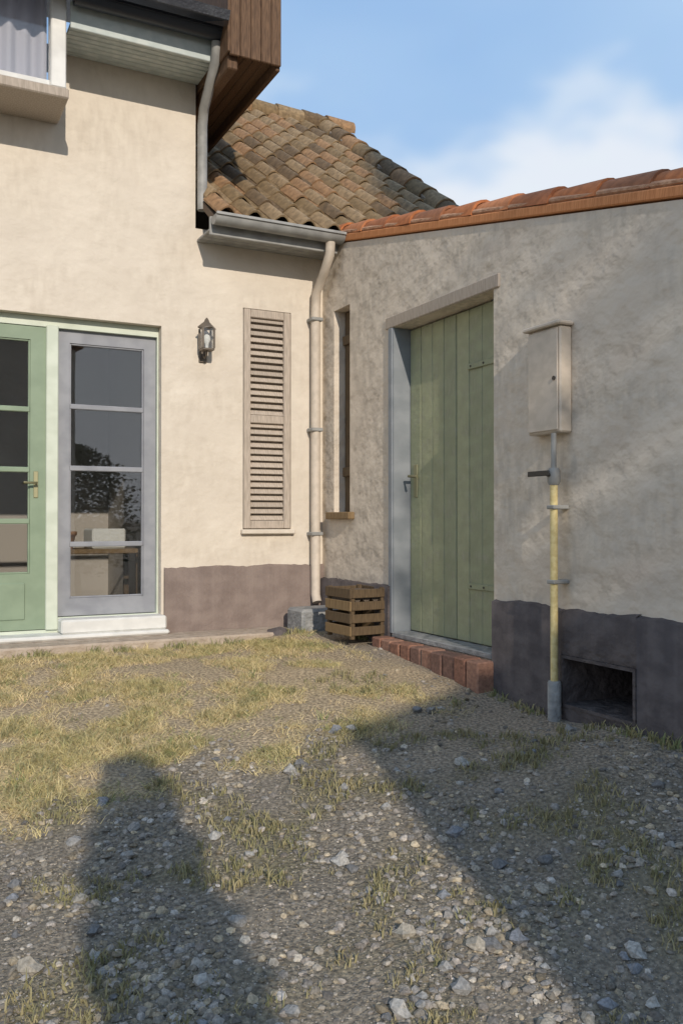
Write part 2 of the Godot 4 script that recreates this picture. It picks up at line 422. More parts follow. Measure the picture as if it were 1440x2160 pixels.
# ---------------------------------------------------------------- the sunlit house
const DOOR0 := -0.92
const DOOR1 := 1.08
func facade():
	var h := thing("house", "cream stuccoed house with sage green glazed doors and brown tiled roof", "house", fac_tf())
	part("wall", wall_mesh(-3.0, 1.33, -0.6, 4.1, 0.3, [[DOOR0, DOOR1, 0.09, 2.26], [-0.85, 0.36, 3.6, 4.05]]), M.cream, h)
	part("wall", wall_mesh(1.33, 6.2, -0.6, 3.0, 0.3, [[1.70, 2.09, 0.80, 2.46]]), M.cream, h)
	# remaining sides of the house, the floors and ceilings that close the rooms
	var st := st_new(); st.set_smooth_group(-1)
	bx(st, Vector3(-3.3, -0.6, -6.3), Vector3(-3.0, 4.1, 0)); bx(st, Vector3(6.2, -0.6, -6.3), Vector3(6.5, 3.0, 0))
	bx(st, Vector3(-3.0, -0.6, -6.3), Vector3(6.2, 4.1, -6.0)); bx(st, Vector3(1.05, 3.0, -6.0), Vector3(1.33, 4.1, -0.3))
	part("wall", fin(st), M.cream, h)
	part("room_floor", box(Vector3(-3.0, -0.1, -6.0), Vector3(6.2, 0.07, -0.3)), M.floor, h)
	part("ceiling", box(Vector3(-3.0, 2.65, -6.0), Vector3(6.2, 2.85, -0.3)), M.room, h)
	part("partition", box(Vector3(-3.0, 0.07, -2.6), Vector3(6.2, 2.65, -2.5)), M.room, h)
	part("partition", box(Vector3(1.25, 0.07, -2.5), Vector3(1.35, 2.65, -0.3)), M.room, h)
	part("plinth", band_mesh(1.10, SC, -0.4, 0.53, 0.0, 0.026), M.plinth, h)
	# ---- upper eave
	for k in 7:
		part("soffit_board", box(Vector3(0.37, 4.05, 0.005 + k * 0.055), Vector3(1.345, 4.07, 0.055 + k * 0.055), 0.004), M.soffit, h)
	part("fascia", box(Vector3(0.37, 4.025, 0.39), Vector3(1.345, 4.20, 0.415), 0.004), M.soffit, h)
	part("gutter", gutter_mesh(0.38, 1.36, 0.06), M.gutter_dark, h, Transform3D(Basis(), Vector3(0, 4.20, 0.48)))
	# timber boxing on the gable end
	for k in 5: part("gable_board", box(Vector3(1.3635 + k * 0.068, 4.03, -0.9), Vector3(1.429 + k * 0.068, 4.05, 0.618), 0.004), M.wood, h)
	part("rafter", box(Vector3(1.3625, 3.91, -0.9), Vector3(1.435, 4.029, 0.60), 0.008), M.wood, h)
	part("bargeboard", box(Vector3(1.704, 3.96, -0.9), Vector3(1.735, 4.95, 0.62), 0.006), M.wood, h)
	for k in 5: part("cladding_board", box(Vector3(1.3635 + k * 0.0745, 3.985, 0.6205), Vector3(1.4355 + k * 0.0745, 4.95, 0.645 + 0.002 * (k % 2)), 0.005), M.wood, h)
	part("corner_trim", box(Vector3(1.3455, 4.0, -0.2), Vector3(1.362, 4.95, 0.65), 0.004), M.wood, h)
	var rs := st_new(); rs.set_smooth_group(-1)
	# roof of the upper block, one slab pitched away from the facade
	bx(rs, Vector3(-3.4, 0, -4.5), Vector3(1.345, 0.06, 0.62), 0.0, Transform3D(Basis(Vector3.RIGHT, deg_to_rad(26)), Vector3(0, 4.46, 0.12)))
	bx(rs, Vector3(1.345, 0.10, -4.5), Vector3(1.76, 0.16, 0.2), 0.0, Transform3D(Basis(Vector3.RIGHT, deg_to_rad(26)), Vector3(0, 4.95, 0.50)))
	part("roof", fin(rs), M.slate, h)
	# ---- projecting upper window with white casing
	var w := part("window", box(Vector3(-0.95, 3.56, 0.0), Vector3(0.36, 3.625, 0.42), 0.008), M.wood_grey[0], h); w.set_meta("label", "projecting upper window in a white casing")
	part("post", box(Vector3(0.25, 3.625, 0.31), Vector3(0.345, 4.55, 0.41), 0.008), M.white, w)
	part("post", box(Vector3(-0.95, 3.625, 0.31), Vector3(-0.85, 4.55, 0.41), 0.008), M.white, w)
	part("post", box(Vector3(-0.32, 3.70, 0.33), Vector3(-0.25, 4.55, 0.39), 0.008), M.white, w)
	part("side_panel", box(Vector3(0.295, 3.625, 0.0), Vector3(0.335, 4.55, 0.31), 0.004), M.white, w)
	part("rail", box(Vector3(-0.85, 3.625, 0.32), Vector3(0.25, 3.665, 0.40), 0.008), M.white, w)
	part("lintel", box(Vector3(-0.98, 4.55, 0.0), Vector3(0.41, 4.62, 0.46), 0.008), M.white, w)
	for q in [[-0.85, -0.32], [-0.25, 0.25]]:
		part("pane", box(Vector3(q[0], 3.665, 0.355), Vector3(q[1], 4.55, 0.361)), M.glass, w)
	part("curtain", curtain_mesh(-0.83, 0.24, 3.64, 4.54), M.curtain, w, Transform3D(Basis(), Vector3(0, 0, 0.29)))
	# ---- lower roof over the facade beside it
	lower_roof(h)
	french_doors(h)
	side_shutter(h)
func band_mesh(x0: float, x1: float, y0: float, y1: float, z0: float, z1: float) -> ArrayMesh:   # coat of plaster whose top edge wavers
	var st := st_new(); st.set_smooth_group(0)
	var n := int(ceil((x1 - x0) / 0.03))
	var top := func(k): 
		var x := lerpf(x0, x1, float(k) / n)
		return y1 + hump.get_noise_2d(x * 240.0, y0 * 50.0 + 40.0) * 0.016 + hump.get_noise_2d(x * 1500.0, 9.0) * 0.007
	for k in n:
		var xa := lerpf(x0, x1, float(k) / n); var xb := lerpf(x0, x1, float(k + 1) / n)
		var ta: float = top.call(k); var tb: float = top.call(k + 1)
		quad(st, Vector3(xa, y0, z1), Vector3(xa, ta - 0.012, z1), Vector3(xb, tb - 0.012, z1), Vector3(xb, y0, z1))
		quad(st, Vector3(xa, ta - 0.012, z1), Vector3(xa, ta, z0), Vector3(xb, tb, z0), Vector3(xb, tb - 0.012, z1))
	st.set_smooth_group(-1)
	for e in [[x0, top.call(0)], [x1, top.call(n)]]:
		quad(st, Vector3(e[0], y0, z0), Vector3(e[0], e[1] - 0.012, z0), Vector3(e[0], e[1] - 0.012, z1), Vector3(e[0], y0, z1))
	return fin(st)
func gutter_mesh(x0: float, x1: float, r: float) -> ArrayMesh:
	var st := st_new(); st.set_smooth_group(0)
	var n := 8
	var P := func(k, rr, x): return Vector3(x, -sin(PI * k / n) * rr, -cos(PI * k / n) * rr)
	for k in n:
		quad(st, P.call(k, r, x0), P.call(k, r, x1), P.call(k + 1, r, x1), P.call(k + 1, r, x0))
		quad(st, P.call(k + 1, r - 0.006, x0), P.call(k + 1, r - 0.006, x1), P.call(k, r - 0.006, x1), P.call(k, r - 0.006, x0))
	st.set_smooth_group(-1)
	for e in [x0, x1]:
		for k in n:
			for v in [Vector3(e, 0, 0), P.call(k, r, e), P.call(k + 1, r, e)]: st.add_vertex(v)
	bx(st, Vector3(x0, -0.008, r - 0.012), Vector3(x1, 0.010, r + 0.010))
	return fin(st)
func curtain_mesh(x0: float, x1: float, y0: float, y1: float) -> ArrayMesh:
	var st := st_new(); st.set_smooth_group(0)
	var n := 60
	for k in n:
		var f := func(i): return lerpf(x0, x1, float(i) / n)
		var z := func(i): return sin(i * 1.1) * 0.02 + sin(i * 0.43) * 0.015
		quad(st, Vector3(f.call(k), y0, z.call(k)), Vector3(f.call(k), y1, z.call(k)), Vector3(f.call(k + 1), y1, z.call(k + 1)), Vector3(f.call(k + 1), y0, z.call(k + 1)))
	return fin(st)
const PITCH := 0.70           # rise per metre of the lower roof
const EAVE_Z := 0.36
const EAVE_Y := 2.98
func lower_roof(h: Node3D):
	var x0 := 1.36; var x1 := 4.0; var run := 3.75
	var ang := atan(PITCH)
	var slope_len := run / cos(ang)
	var tf := Transform3D(Basis(Vector3.RIGHT, ang), Vector3(0, EAVE_Y, EAVE_Z))    # local -z runs up the slope
	var roof := part("roof", box(Vector3(x0, -0.05, -slope_len), Vector3(x1, 0.0, 0.0)), M.under, h, tf)
	var tw := 0.205; var tl := 0.345
	var tm := tile_mesh(tw, tl)
	var cols := int((x1 - x0) / tw); var rows := int(ceil(slope_len / tl))
	for r in rows:
		for c in cols:
			var t := part("tile", tm, M.tiles[[0, 0, 1, 1, 2, 3][rng.randi() % 6]], roof, Transform3D(Basis(), Vector3(x0 + c * tw, 0.012, 0.05 - r * tl)) * jitter(0.006, 0.012))
	# ridge and verge capping
	var bar := barrel_mesh(0.36, 0.125, 0.105, 0.016)
	for k in 8:
		part("ridge_tile", bar, M.tiles[k % 4], roof, Transform3D(Basis(Vector3.UP, -PI / 2), Vector3(x0 + 0.325 * k + 0.36, 0.05, -slope_len + 0.06)) * jitter(0.006, 0.02))
	for k in rows:
		part("verge_tile", bar, M.tiles[(k * 3 + 1) % 4], roof, Transform3D(Basis(), Vector3(x1 - 0.03, 0.03, 0.06 - k * tl)) * jitter(0.006, 0.02))
	part("verge_bed", box(Vector3(x1 - 0.13, 0.0, -slope_len), Vector3(x1 + 0.055, 0.075, 0.0), 0.01), M.mortar, roof)
	var gt := st_new(); gt.set_smooth_group(-1)
	for x in [x1 - 0.06, x1 - 0.3]:
		var tri := [Vector3(x, EAVE_Y - 0.1, EAVE_Z - 0.2), Vector3(x, EAVE_Y - 0.1 + (run - 0.2) * PITCH, EAVE_Z - run), Vector3(x, EAVE_Y - 0.1, EAVE_Z - 2 * run + 0.2)]
		out_tri(gt, tri[0], tri[1], tri[2], Vector3(x1 - 0.18, EAVE_Y, EAVE_Z - run))
	part("wall", fin(gt), M.cream, h)
	# far slope and gable so that the roof is a solid body
	part("roof", box(Vector3(x0, -0.05, -slope_len), Vector3(x1, 0.0, 0.0)), M.under, h, Transform3D(Basis(Vector3.UP, PI) * Basis(Vector3.RIGHT, ang), Vector3(x0 + x1, EAVE_Y, EAVE_Z - 2 * run)))
	# eave: soffit boards, fascia, half-round gutter, downpipe
	for k in 4:
		part("soffit_board", box(Vector3(1.34, 2.90, 0.004 + k * 0.068), Vector3(4.0, 2.92, 0.068 + k * 0.068), 0.004), M.zinc, h)
	part("fascia", box(Vector3(1.34, 2.87, 0.278), Vector3(2.34, 3.0, 0.30), 0.004), M.zinc, h)
	part("gutter", gutter_mesh(1.345, 2.345, 0.062), M.zinc, h, Transform3D(Basis(), Vector3(0, 2.985, 0.367)))
	part("downpipe", tube([Vector3(2.25, 2.93, 0.36), Vector3(2.25, 2.84, 0.35), Vector3(2.26, 2.72, 0.22), Vector3(2.27, 2.62, 0.075), Vector3(2.27, 2.5, 0.06), Vector3(2.27, 0.30, 0.06), Vector3(2.27, 0.24, 0.09)], 0.036, 12), M.box_grey, h)
	for y in [0.75, 1.55, 2.4]:
		part("pipe_clip", box(Vector3(2.222, y, 0.0), Vector3(2.318, y + 0.028, 0.104), 0.006), M.zinc, h)
	# rainwater pipe at the corner of the upper block
	part("downpipe", tube([Vector3(1.33, 4.14, 0.47), Vector3(1.33, 4.02, 0.45), Vector3(1.36, 3.84, 0.10), Vector3(1.365, 3.74, 0.05), Vector3(1.365, 3.12, 0.05)], 0.036, 12), M.zinc, h)

func leaf_set(called: String, parent: Node3D, x0: float, x1: float, y0: float, y1: float, z: float, m: Material, kick: float, bars: Array, stile: float) -> MeshInstance3D:
	var leaf := part(called, wall_mesh(x0, x1, y0, y1, 0.045, [[x0 + stile, x1 - stile, y0 + kick, y1 - 0.09]]), m, parent, Transform3D(Basis(), Vector3(0, 0, z)))
	if kick > 0.2: part("panel", box(Vector3(x0 + stile + 0.03, y0 + 0.07, -0.004), Vector3(x1 - stile - 0.03, y0 + kick - 0.06, 0.009), 0.012), m, leaf)
	var bead := 0.012
	for q in [[x0 + stile, x0 + stile + bead, y0 + kick, y1 - 0.09], [x1 - stile - bead, x1 - stile, y0 + kick, y1 - 0.09], [x0 + stile + bead, x1 - stile - bead, y0 + kick, y0 + kick + bead], [x0 + stile + bead, x1 - stile - bead, y1 - 0.09 - bead, y1 - 0.09]]:
		part("bead", box(Vector3(q[0], q[2], -0.038), Vector3(q[1], q[3], -0.008), 0.003), m, leaf)
	var ys := [y0 + kick] + bars + [y1 - 0.09]
	for b in bars: part("glazing_bar", box(Vector3(x0 + stile, b - 0.018, -0.038), Vector3(x1 - stile, b + 0.018, -0.004), 0.005), m, leaf)
	for k in ys.size() - 1:
		part("pane", box(Vector3(x0 + stile, ys[k], -0.020), Vector3(x1 - stile, ys[k + 1], -0.016)), M.glass, leaf)
		part("inner_pane", box(Vector3(x0 + stile, ys[k], -0.034), Vector3(x1 - stile, ys[k + 1], -0.030)), M.glass, leaf)
	return leaf
func french_doors(h: Node3D):
	var fr := part("door_frame", wall_mesh(DOOR0 + 0.002, DOOR1 - 0.002, 0.092, 2.258, 0.09, [[DOOR0 + 0.07, 0.30, 0.12, 2.19], [0.375, DOOR1 - 0.012, 0.20, 2.19]]), M.sage_pale, h, Transform3D(Basis(), Vector3(0, 0, -0.07)))
	part("post", box(Vector3(0.298, 0.12, -0.02), Vector3(0.378, 2.20, 0.025), 0.006), M.sage_pale, fr)
	var a := leaf_set("door", h, -0.275, 0.298, 0.125, 2.185, -0.075, M.sage, 0.38, [0.86, 1.21, 1.62], 0.10); a.set_meta("label", "sage green glazed door leaf with handle")
	part("handle_plate", box(Vector3(0.22, 1.02, 0.001), Vector3(0.25, 1.20, 0.008), 0.003), M.brass, a)
	part("handle", tube([Vector3(0.235, 1.12, 0.006), Vector3(0.235, 1.12, 0.05), Vector3(0.15, 1.12, 0.055)], 0.009, 8), M.brass, a)
	leaf_set("door", h, -0.85, -0.277, 0.125, 2.185, -0.077, M.sage, 0.38, [0.86, 1.21, 1.62], 0.10)
	var w := leaf_set("window", h, 0.377, 1.066, 0.205, 2.19, -0.105, M.frame_grey, 0.12, [0.70, 1.23, 1.66], 0.085); w.set_meta("label", "tall grey framed window beside the green door")
	part("threshold", box(Vector3(DOOR0, 0.067, -0.25), Vector3(DOOR1 + 0.03, 0.10, 0.13), 0.012), M.white, h)
	part("sill", box(Vector3(0.378, 0.10, -0.20), Vector3(DOOR1 + 0.02, 0.195, 0.09), 0.012), M.white, h)
	# inside the room, close to the glass
	var t := thing("side_table", "low brown wooden table behind the grey framed window", "table", fac_tf())
	part("table_top", box(Vector3(0.30, 0.62, -0.85), Vector3(1.05, 0.655, -0.38), 0.006), M.wood_ochre, t)
	for q in [[0.33, -0.82], [1.0, -0.82], [0.33, -0.43], [1.0, -0.43]]:
		part("leg", box(Vector3(q[0], 0.07, q[1]), Vector3(q[0] + 0.04, 0.62, q[1] + 0.04), 0.004), M.wood_dark, t)
	var bx1 := part("storage_box", box(Vector3(-0.13, 0, -0.10), Vector3(0.13, 0.15, 0.10), 0.012), M.paper, self, fac_tf() * Transform3D(Basis(Vector3.UP, 0.15), Vector3(0.80, 0.655, -0.55)))
	tag(bx1, "white box on the table behind the grey framed window", "box")
	var pot := thing("flower_pot", "terracotta flower pot standing inside on the table", "pot", fac_tf() * Transform3D(Basis(), Vector3(0.50, 0.655, -0.50)))
	part("body", tube([Vector3(0, 0, 0), Vector3(0, 0.10, 0), Vector3(0, 0.101, 0), Vector3(0, 0.13, 0)], [0.055, 0.075, 0.085, 0.087], 18), M.pot, pot)
func side_shutter(h: Node3D):
	var s := part("shutter", box(Vector3(1.705, 0.805, -0.060), Vector3(2.085, 2.455, -0.045)), M.wood_grey[0], h); s.set_meta("label", "closed weathered grey louvred shutter")
	for q in [[1.705, 1.76], [2.03, 2.085]]: part("stile", box(Vector3(q[0], 0.805, -0.045), Vector3(q[1], 2.455, 0.008), 0.005), M.wood_grey[1], s)
	for y in [0.805, 1.60, 2.395]: part("rail", box(Vector3(1.76, y, -0.044), Vector3(2.03, y + 0.06, 0.006), 0.005), M.wood_grey[1], s)
	var sl := box(Vector3(0, -0.021, -0.005), Vector3(0.27, 0.021, 0.005), 0.003)
	for q in [[0.885, 1.585], [1.68, 2.38]]:
		var n := 15
		for k in n:
			part("slat", sl, M.wood_grey[rng.randi() % 3], s, Transform3D(Basis(Vector3.RIGHT, -0.62 + rng.randf_range(-0.06, 0.06)), Vector3(1.76, lerpf(q[0], q[1], float(k) / (n - 1)), -0.018)))
	part("sill", box(Vector3(1.68, 0.765, -0.12), Vector3(2.11, 0.80, 0.045), 0.006), M.cream, h)

# ---------------------------------------------------------------- the lean-to outbuilding in shade
const WT := 3.02      # wall top at the corner
const WS := 0.222     # fall of the wall top per metre
const WL := 4.6       # length
func wing():
	var w := thing("outbuilding", "lean-to outbuilding of patchy grey brown render with orange tiled roof", "outbuilding", wing_tf())
	var dh := [1.10, 2.20, 0.10, 2.16]; var sh := [0.20, 0.46, 0.93, 2.46]; var vent := [2.79, 3.29, -0.06, 0.20]
	# wall below and above, pierced by the door, the narrow window and the vent
	part("wall", wall_mesh(0.0, WL, -0.5, 1.95, 0.3, [[dh[0], dh[1], dh[2], 1.95], [sh[0], sh[1], sh[2], 1.95], vent]), M.shed, w)
	part("wall", slope_wall([0.0, sh[0], sh[1], dh[0], dh[1], WL], [1.95, 2.46, 1.95, 2.16, 1.95], 0.3), M.shed, w)
	var st := st_new(); st.set_smooth_group(-1)
	bx(st, Vector3(WL - 0.3, -0.5, -3.4), Vector3(WL, WT - WS * WL - 0.02, -0.3)); bx(st, Vector3(0.0, -0.5, -3.7), Vector3(WL, WT - WS * WL - 0.02, -3.4))
	part("wall", fin(st), M.shed, w)
	part("floor_slab", box(Vector3(0.0, -0.5, -3.4), Vector3(WL - 0.3, -0.2, -0.3)), M.concrete, w)
	# tarred plinth, in pieces round the door and the vent
	for q in [[0.0, dh[0] - 0.03, -0.5, 0.43], [dh[1] + 0.02, vent[0], -0.5, 0.43], [vent[1], WL, -0.5, 0.43], [vent[0], vent[1], vent[3], 0.43], [vent[0], vent[1], -0.5, vent[2]]]:
		part("plinth", band_mesh(q[0], q[1], q[2], q[3], 0.001, 0.032) if q[3] > 0.4 else box(Vector3(q[0], q[2], 0.001), Vector3(q[1], q[3], 0.032)), M.tar, w)
	part("vent_box", wall_box(vent, 2.8), M.tar, w)
	# roof
	var ang := -atan(WS)
	var tf := Transform3D(Basis(Vector3(0, 0, 1), ang), Vector3(0, WT + 0.01, 0))
	var roof := part("roof", box(Vector3(0.0, 0.0, -3.8), Vector3(WL + 0.15, 0.05, 0.014), 0.006), M.verge_board, w, tf)
	var tw := 0.21; var tl := 0.345
	var tm := tile_mesh(tw, tl, 0.06)
	var rows := int((WL + 0.1) / tl); var cols := 17
	for r in rows:
		for c in cols:
			# tiles run down along +x: turn the tile so that its -z points to -x
			part("tile", tm, M.terra[[0, 0, 1, 2, 3][rng.randi() % 5]], roof, Transform3D(Basis(Vector3.UP, PI / 2), Vector3(tl * (r + 1) + 0.05, 0.062, -0.17 - c * tw)) * jitter(0.006, 0.014))
	var bar := barrel_mesh(0.38, 0.10, 0.082, 0.016)
	for r in rows + 1:
		part("verge_tile", bar, M.terra[[0, 2, 1, 0, 3][r % 5]], roof, Transform3D(Basis(Vector3.UP, PI / 2), Vector3(tl * (r + 0.9), 0.055, -0.085)) * jitter(0.005, 0.02))
	part("mortar_bed", box(Vector3(0.0, 0.05, -0.05), Vector3(WL + 0.1, 0.085, 0.008), 0.012), M.verge_mortar, roof)
	# green plank door set back in its reveal
	var d := part("door", box(Vector3(dh[0] + 0.005, 0.125, -0.175), Vector3(dh[1] - 0.005, 2.155, -0.16)), M.greens[2], w); d.set_meta("label", "closed green plank door")
	var n := 8
	var pw: float = (dh[1] - dh[0] - 0.012) / n
	for k in n:
		part("plank", box(Vector3(dh[0] + 0.006 + k * pw + 0.0025, 0.128, -0.16), Vector3(dh[0] + 0.006 + (k + 1) * pw - 0.0025, 2.150 , -0.125 + rng.randf_range(-0.003, 0.003)), 0.004), M.greens[[0, 1, 0, 2, 1, 2, 2, 0][k]], d)
	for y in [0.45, 1.78]:
		var hi := part("strap_hinge", box(Vector3(dh[1] - 0.42, y, -0.119), Vector3(dh[1] - 0.02, y + 0.035, -0.112), 0.003), M.greens[2], d)
		for q in 3: part("screw", tube([Vector3(dh[1] - 0.38 + q * 0.13, y + 0.018, -0.113), Vector3(dh[1] - 0.38 + q * 0.13, y + 0.018, -0.108)], 0.007, 7), M.iron, hi)
	part("handle_plate", box(Vector3(dh[0] + 0.06, 1.02, -0.124), Vector3(dh[0] + 0.105, 1.24, -0.114), 0.004), M.brass, d)
	part("handle", tube([Vector3(dh[0] + 0.082, 1.16, -0.12), Vector3(dh[0] + 0.082, 1.16, -0.065), Vector3(dh[0] + 0.19, 1.155, -0.06)], 0.010, 8), M.brass, d)
	part("jamb", box(Vector3(dh[0] - 0.004, 0.11, -0.20), Vector3(dh[0] + 0.004, 2.158, 0.006)), M.jamb, w)
	part("jamb", box(Vector3(dh[0] - 0.055, 0.11, 0.0005), Vector3(dh[0] - 0.0045, 2.16, 0.016), 0.004), M.jamb, w)
	part("lintel", box(Vector3(dh[0] - 0.10, 2.161, -0.20), Vector3(dh[1] + 0.06, 2.24, 0.012), 0.006), M.wood_grey[0], w)
	# brick step
	var stp := part("step", box(Vector3(dh[0] - 0.06, -0.3, -0.25), Vector3(dh[1] + 0.02, 0.075, 0.125)), M.mortar, w); stp.set_meta("label", "low brick doorstep")
	var bl: float = (dh[1] - dh[0] + 0.10) / 10.0
	for k in 10:
		part("brick", box(Vector3(dh[0] - 0.06 + k * bl + 0.005, -0.1, 0.02), Vector3(dh[0] - 0.06 + (k + 1) * bl - 0.005, 0.088 + rng.randf_range(-0.004, 0.004), 0.137 + rng.randf_range(-0.006, 0.006)), 0.008), M.bricks[rng.randi() % 3], stp)
	part("door_sill", box(Vector3(dh[0] + 0.004, 0.086, -0.21), Vector3(dh[1] - 0.002, 0.122, 0.018), 0.006), M.concrete, w)
	# narrow window with a brown board shutter
	var nw := part("window", box(Vector3(sh[0], sh[2], -0.14), Vector3(sh[1], sh[3], -0.12)), M.wood_dark, w); nw.set_meta("label", "narrow window closed by brown boards")
	for k in 3:
		part("board", box(Vector3(sh[0] + 0.008 + k * 0.082, sh[2] + 0.005, -0.12), Vector3(sh[0] + 0.086 + k * 0.082, sh[3] - 0.005, -0.088 + 0.003 * k), 0.004), M.wood_ochre if k == 1 else M.wood_dark, nw)
	for y in [1.2, 2.2]: part("batten", box(Vector3(sh[0] + 0.012, y, -0.088), Vector3(sh[1] - 0.012, y + 0.07, -0.066), 0.004), M.wood_dark, nw)
	part("sill", box(Vector3(sh[0] - 0.05, sh[2] - 0.055, -0.10), Vector3(sh[1] + 0.07, sh[2] - 0.001, 0.05), 0.006), M.wood_ochre, w)
func slope_wall(xs: Array, y0s: Array, th: float) -> ArrayMesh:
	var st := st_new(); st.set_smooth_group(-1)
	for k in xs.size() - 1:
		var a: float = xs[k]; var b: float = xs[k + 1]; var y: float = y0s[k]
		var ta := WT - WS * a; var tb := WT - WS * b
		quad(st, Vector3(a, y, 0), Vector3(a, ta, 0), Vector3(b, tb, 0), Vector3(b, y, 0))
		quad(st, Vector3(b, y, -th), Vector3(b, tb, -th), Vector3(a, ta, -th), Vector3(a, y, -th))
		quad(st, Vector3(a, y, -th), Vector3(a, y, 0), Vector3(b, y, 0), Vector3(b, y, -th))
		quad(st, Vector3(a, ta, 0), Vector3(a, ta, -th), Vector3(b, tb, -th), Vector3(b, tb, 0))
		if k > 0 and y0s[k - 1] != y:
			var lo: float = min(y, y0s[k - 1]); var hi: float = max(y, y0s[k - 1])
			if y0s[k - 1] > y: quad(st, Vector3(a, lo, -th), Vector3(a, hi, -th), Vector3(a, hi, 0), Vector3(a, lo, 0))
			else: quad(st, Vector3(a, lo, 0), Vector3(a, hi, 0), Vector3(a, hi, -th), Vector3(a, lo, -th))
	return fin(st)
func wall_box(v: Array, depth: float) -> ArrayMesh:     # lining of a duct that runs back into the wall
	var st := st_new(); st.set_smooth_group(-1)
	var a: float = v[0]; var b: float = v[1]; var c: float = v[2]; var d: float = v[3]; var t := 0.018
	bx(st, Vector3(a + 0.002, c + 0.002, -depth), Vector3(b - 0.002, d - 0.002, -depth + 0.03))
	for q in [[a + 0.002, a + t, c + 0.002, d - 0.002], [b - t, b - 0.002, c + 0.002, d - 0.002], [a + t, b - t, c + 0.002, c + t], [a + t, b - t, d - t, d - 0.002]]:
		bx(st, Vector3(q[0], q[2], -depth + 0.03), Vector3(q[1], q[3], 0.038))
	return fin(st)

# ---------------------------------------------------------------- things on the walls
func wall_things():
	# wall lantern
	var l := thing("wall_lantern", "small brown metal lantern fixed to the cream wall between window and shutter", "wall lamp", fac_tf() * Transform3D(Basis(), Vector3(1.385, 2.0, 0)))
	part("back_plate", box(Vector3(-0.03, 0.02, 0.0), Vector3(0.03, 0.20, 0.014), 0.004), M.lamp_body, l)
	part("arm", tube([Vector3(0, 0.07, 0.01), Vector3(0, 0.05, 0.05), Vector3(0, 0.06, 0.09), Vector3(0, 0.09, 0.10)], 0.008, 8), M.lamp_body, l)
	var cage := part("lantern_body", box(Vector3(-0.045, 0.09, 0.055), Vector3(0.045, 0.105, 0.145), 0.004), M.lamp_body, l)
	for q in [[-1, -1], [1, -1], [1, 1], [-1, 1]]: part("corner_rod", box(Vector3(q[0] * 0.042 - 0.006, 0.105, 0.10 + q[1] * 0.042 - 0.006), Vector3(q[0] * 0.042 + 0.006, 0.25, 0.10 + q[1] * 0.042 + 0.006)), M.lamp_body, cage)
	for q in [[Vector3(-0.036, 0.106, 0.139), Vector3(0.036, 0.249, 0.142)], [Vector3(0.039, 0.106, 0.064), Vector3(0.042, 0.249, 0.136)], [Vector3(-0.042, 0.106, 0.064), Vector3(-0.039, 0.249, 0.136)]]:
		part("pane", box(q[0], q[1]), M.glass, cage)
	part("bulb", tube([Vector3(0, 0.106, 0.10), Vector3(0, 0.14, 0.10), Vector3(0, 0.17, 0.10), Vector3(0, 0.20, 0.10), Vector3(0, 0.21, 0.10)], [0.012, 0.014, 0.028, 0.022, 0.006], 12), M.paper, l)
	part("roof_cap", tube([Vector3(0, 0.25, 0.10), Vector3(0, 0.258, 0.10), Vector3(0, 0.30, 0.10), Vector3(0, 0.315, 0.10), Vector3(0, 0.33, 0.10)], [0.072, 0.072, 0.022, 0.016, 0.004], 4), M.lamp_body, l)
	# meter cabinet
	var m := thing("meter_cabinet", "flat grey beige meter cabinet fixed on the shaded wall above the yellow pipe", "meter cabinet", wing_tf() * Transform3D(Basis(), Vector3(2.59, 1.30, 0)))
	part("body", box(Vector3(0, 0, 0.0), Vector3(0.25, 0.53, 0.075), 0.008), M.box_grey, m)
	part("door", box(Vector3(0.012, 0.012, 0.0755), Vector3(0.238, 0.518, 0.084), 0.004), M.box_grey, m)
	part("lid", box(Vector3(-0.015, 0.531, 0.0), Vector3(0.265, 0.552, 0.10), 0.006), M.box_grey, m)
	part("lock", tube([Vector3(0.215, 0.27, 0.083), Vector3(0.215, 0.27, 0.090)], 0.011, 10), M.iron, m)
	# yellow gas pipe with a stopcock
	var g := thing("gas_pipe", "thin yellow gas pipe with a stopcock running down the shaded wall", "pipe", wing_tf() * Transform3D(Basis(), Vector3(2.79, 0, 0)))
	part("pipe", tube([Vector3(0, -0.12, 0.075), Vector3(0, 1.06, 0.075)], 0.019, 12), M.yellow, g)
	part("upper_pipe", tube([Vector3(0, 1.10, 0.075), Vector3(0, 1.298, 0.075)], 0.014, 12), M.zinc, g)
	var v := part("stopcock", tube([Vector3(0, 1.04, 0.075), Vector3(0, 1.055, 0.075), Vector3(0, 1.11, 0.075), Vector3(0, 1.125, 0.075)], [0.024, 0.032, 0.032, 0.024], 8), M.zinc, g)
	part("ground_sleeve", tube([Vector3(0, -0.2, 0.075), Vector3(0, 0.06, 0.075), Vector3(0, 0.07, 0.075)], [0.034, 0.034, 0.028], 12), M.concrete, g)
	part("lever", box(Vector3(-0.15, 1.085, 0.112), Vector3(0.014, 1.112, 0.120), 0.003), M.iron, v)
	part("stem", tube([Vector3(0, 1.09, 0.09), Vector3(0, 1.09, 0.116)], 0.010, 8), M.iron, v)
	for y in [0.55, 0.92]: part("pipe_clip", box(Vector3(-0.028, y, 0.0), Vector3(0.028, y + 0.02, 0.10), 0.004), M.zinc, g)

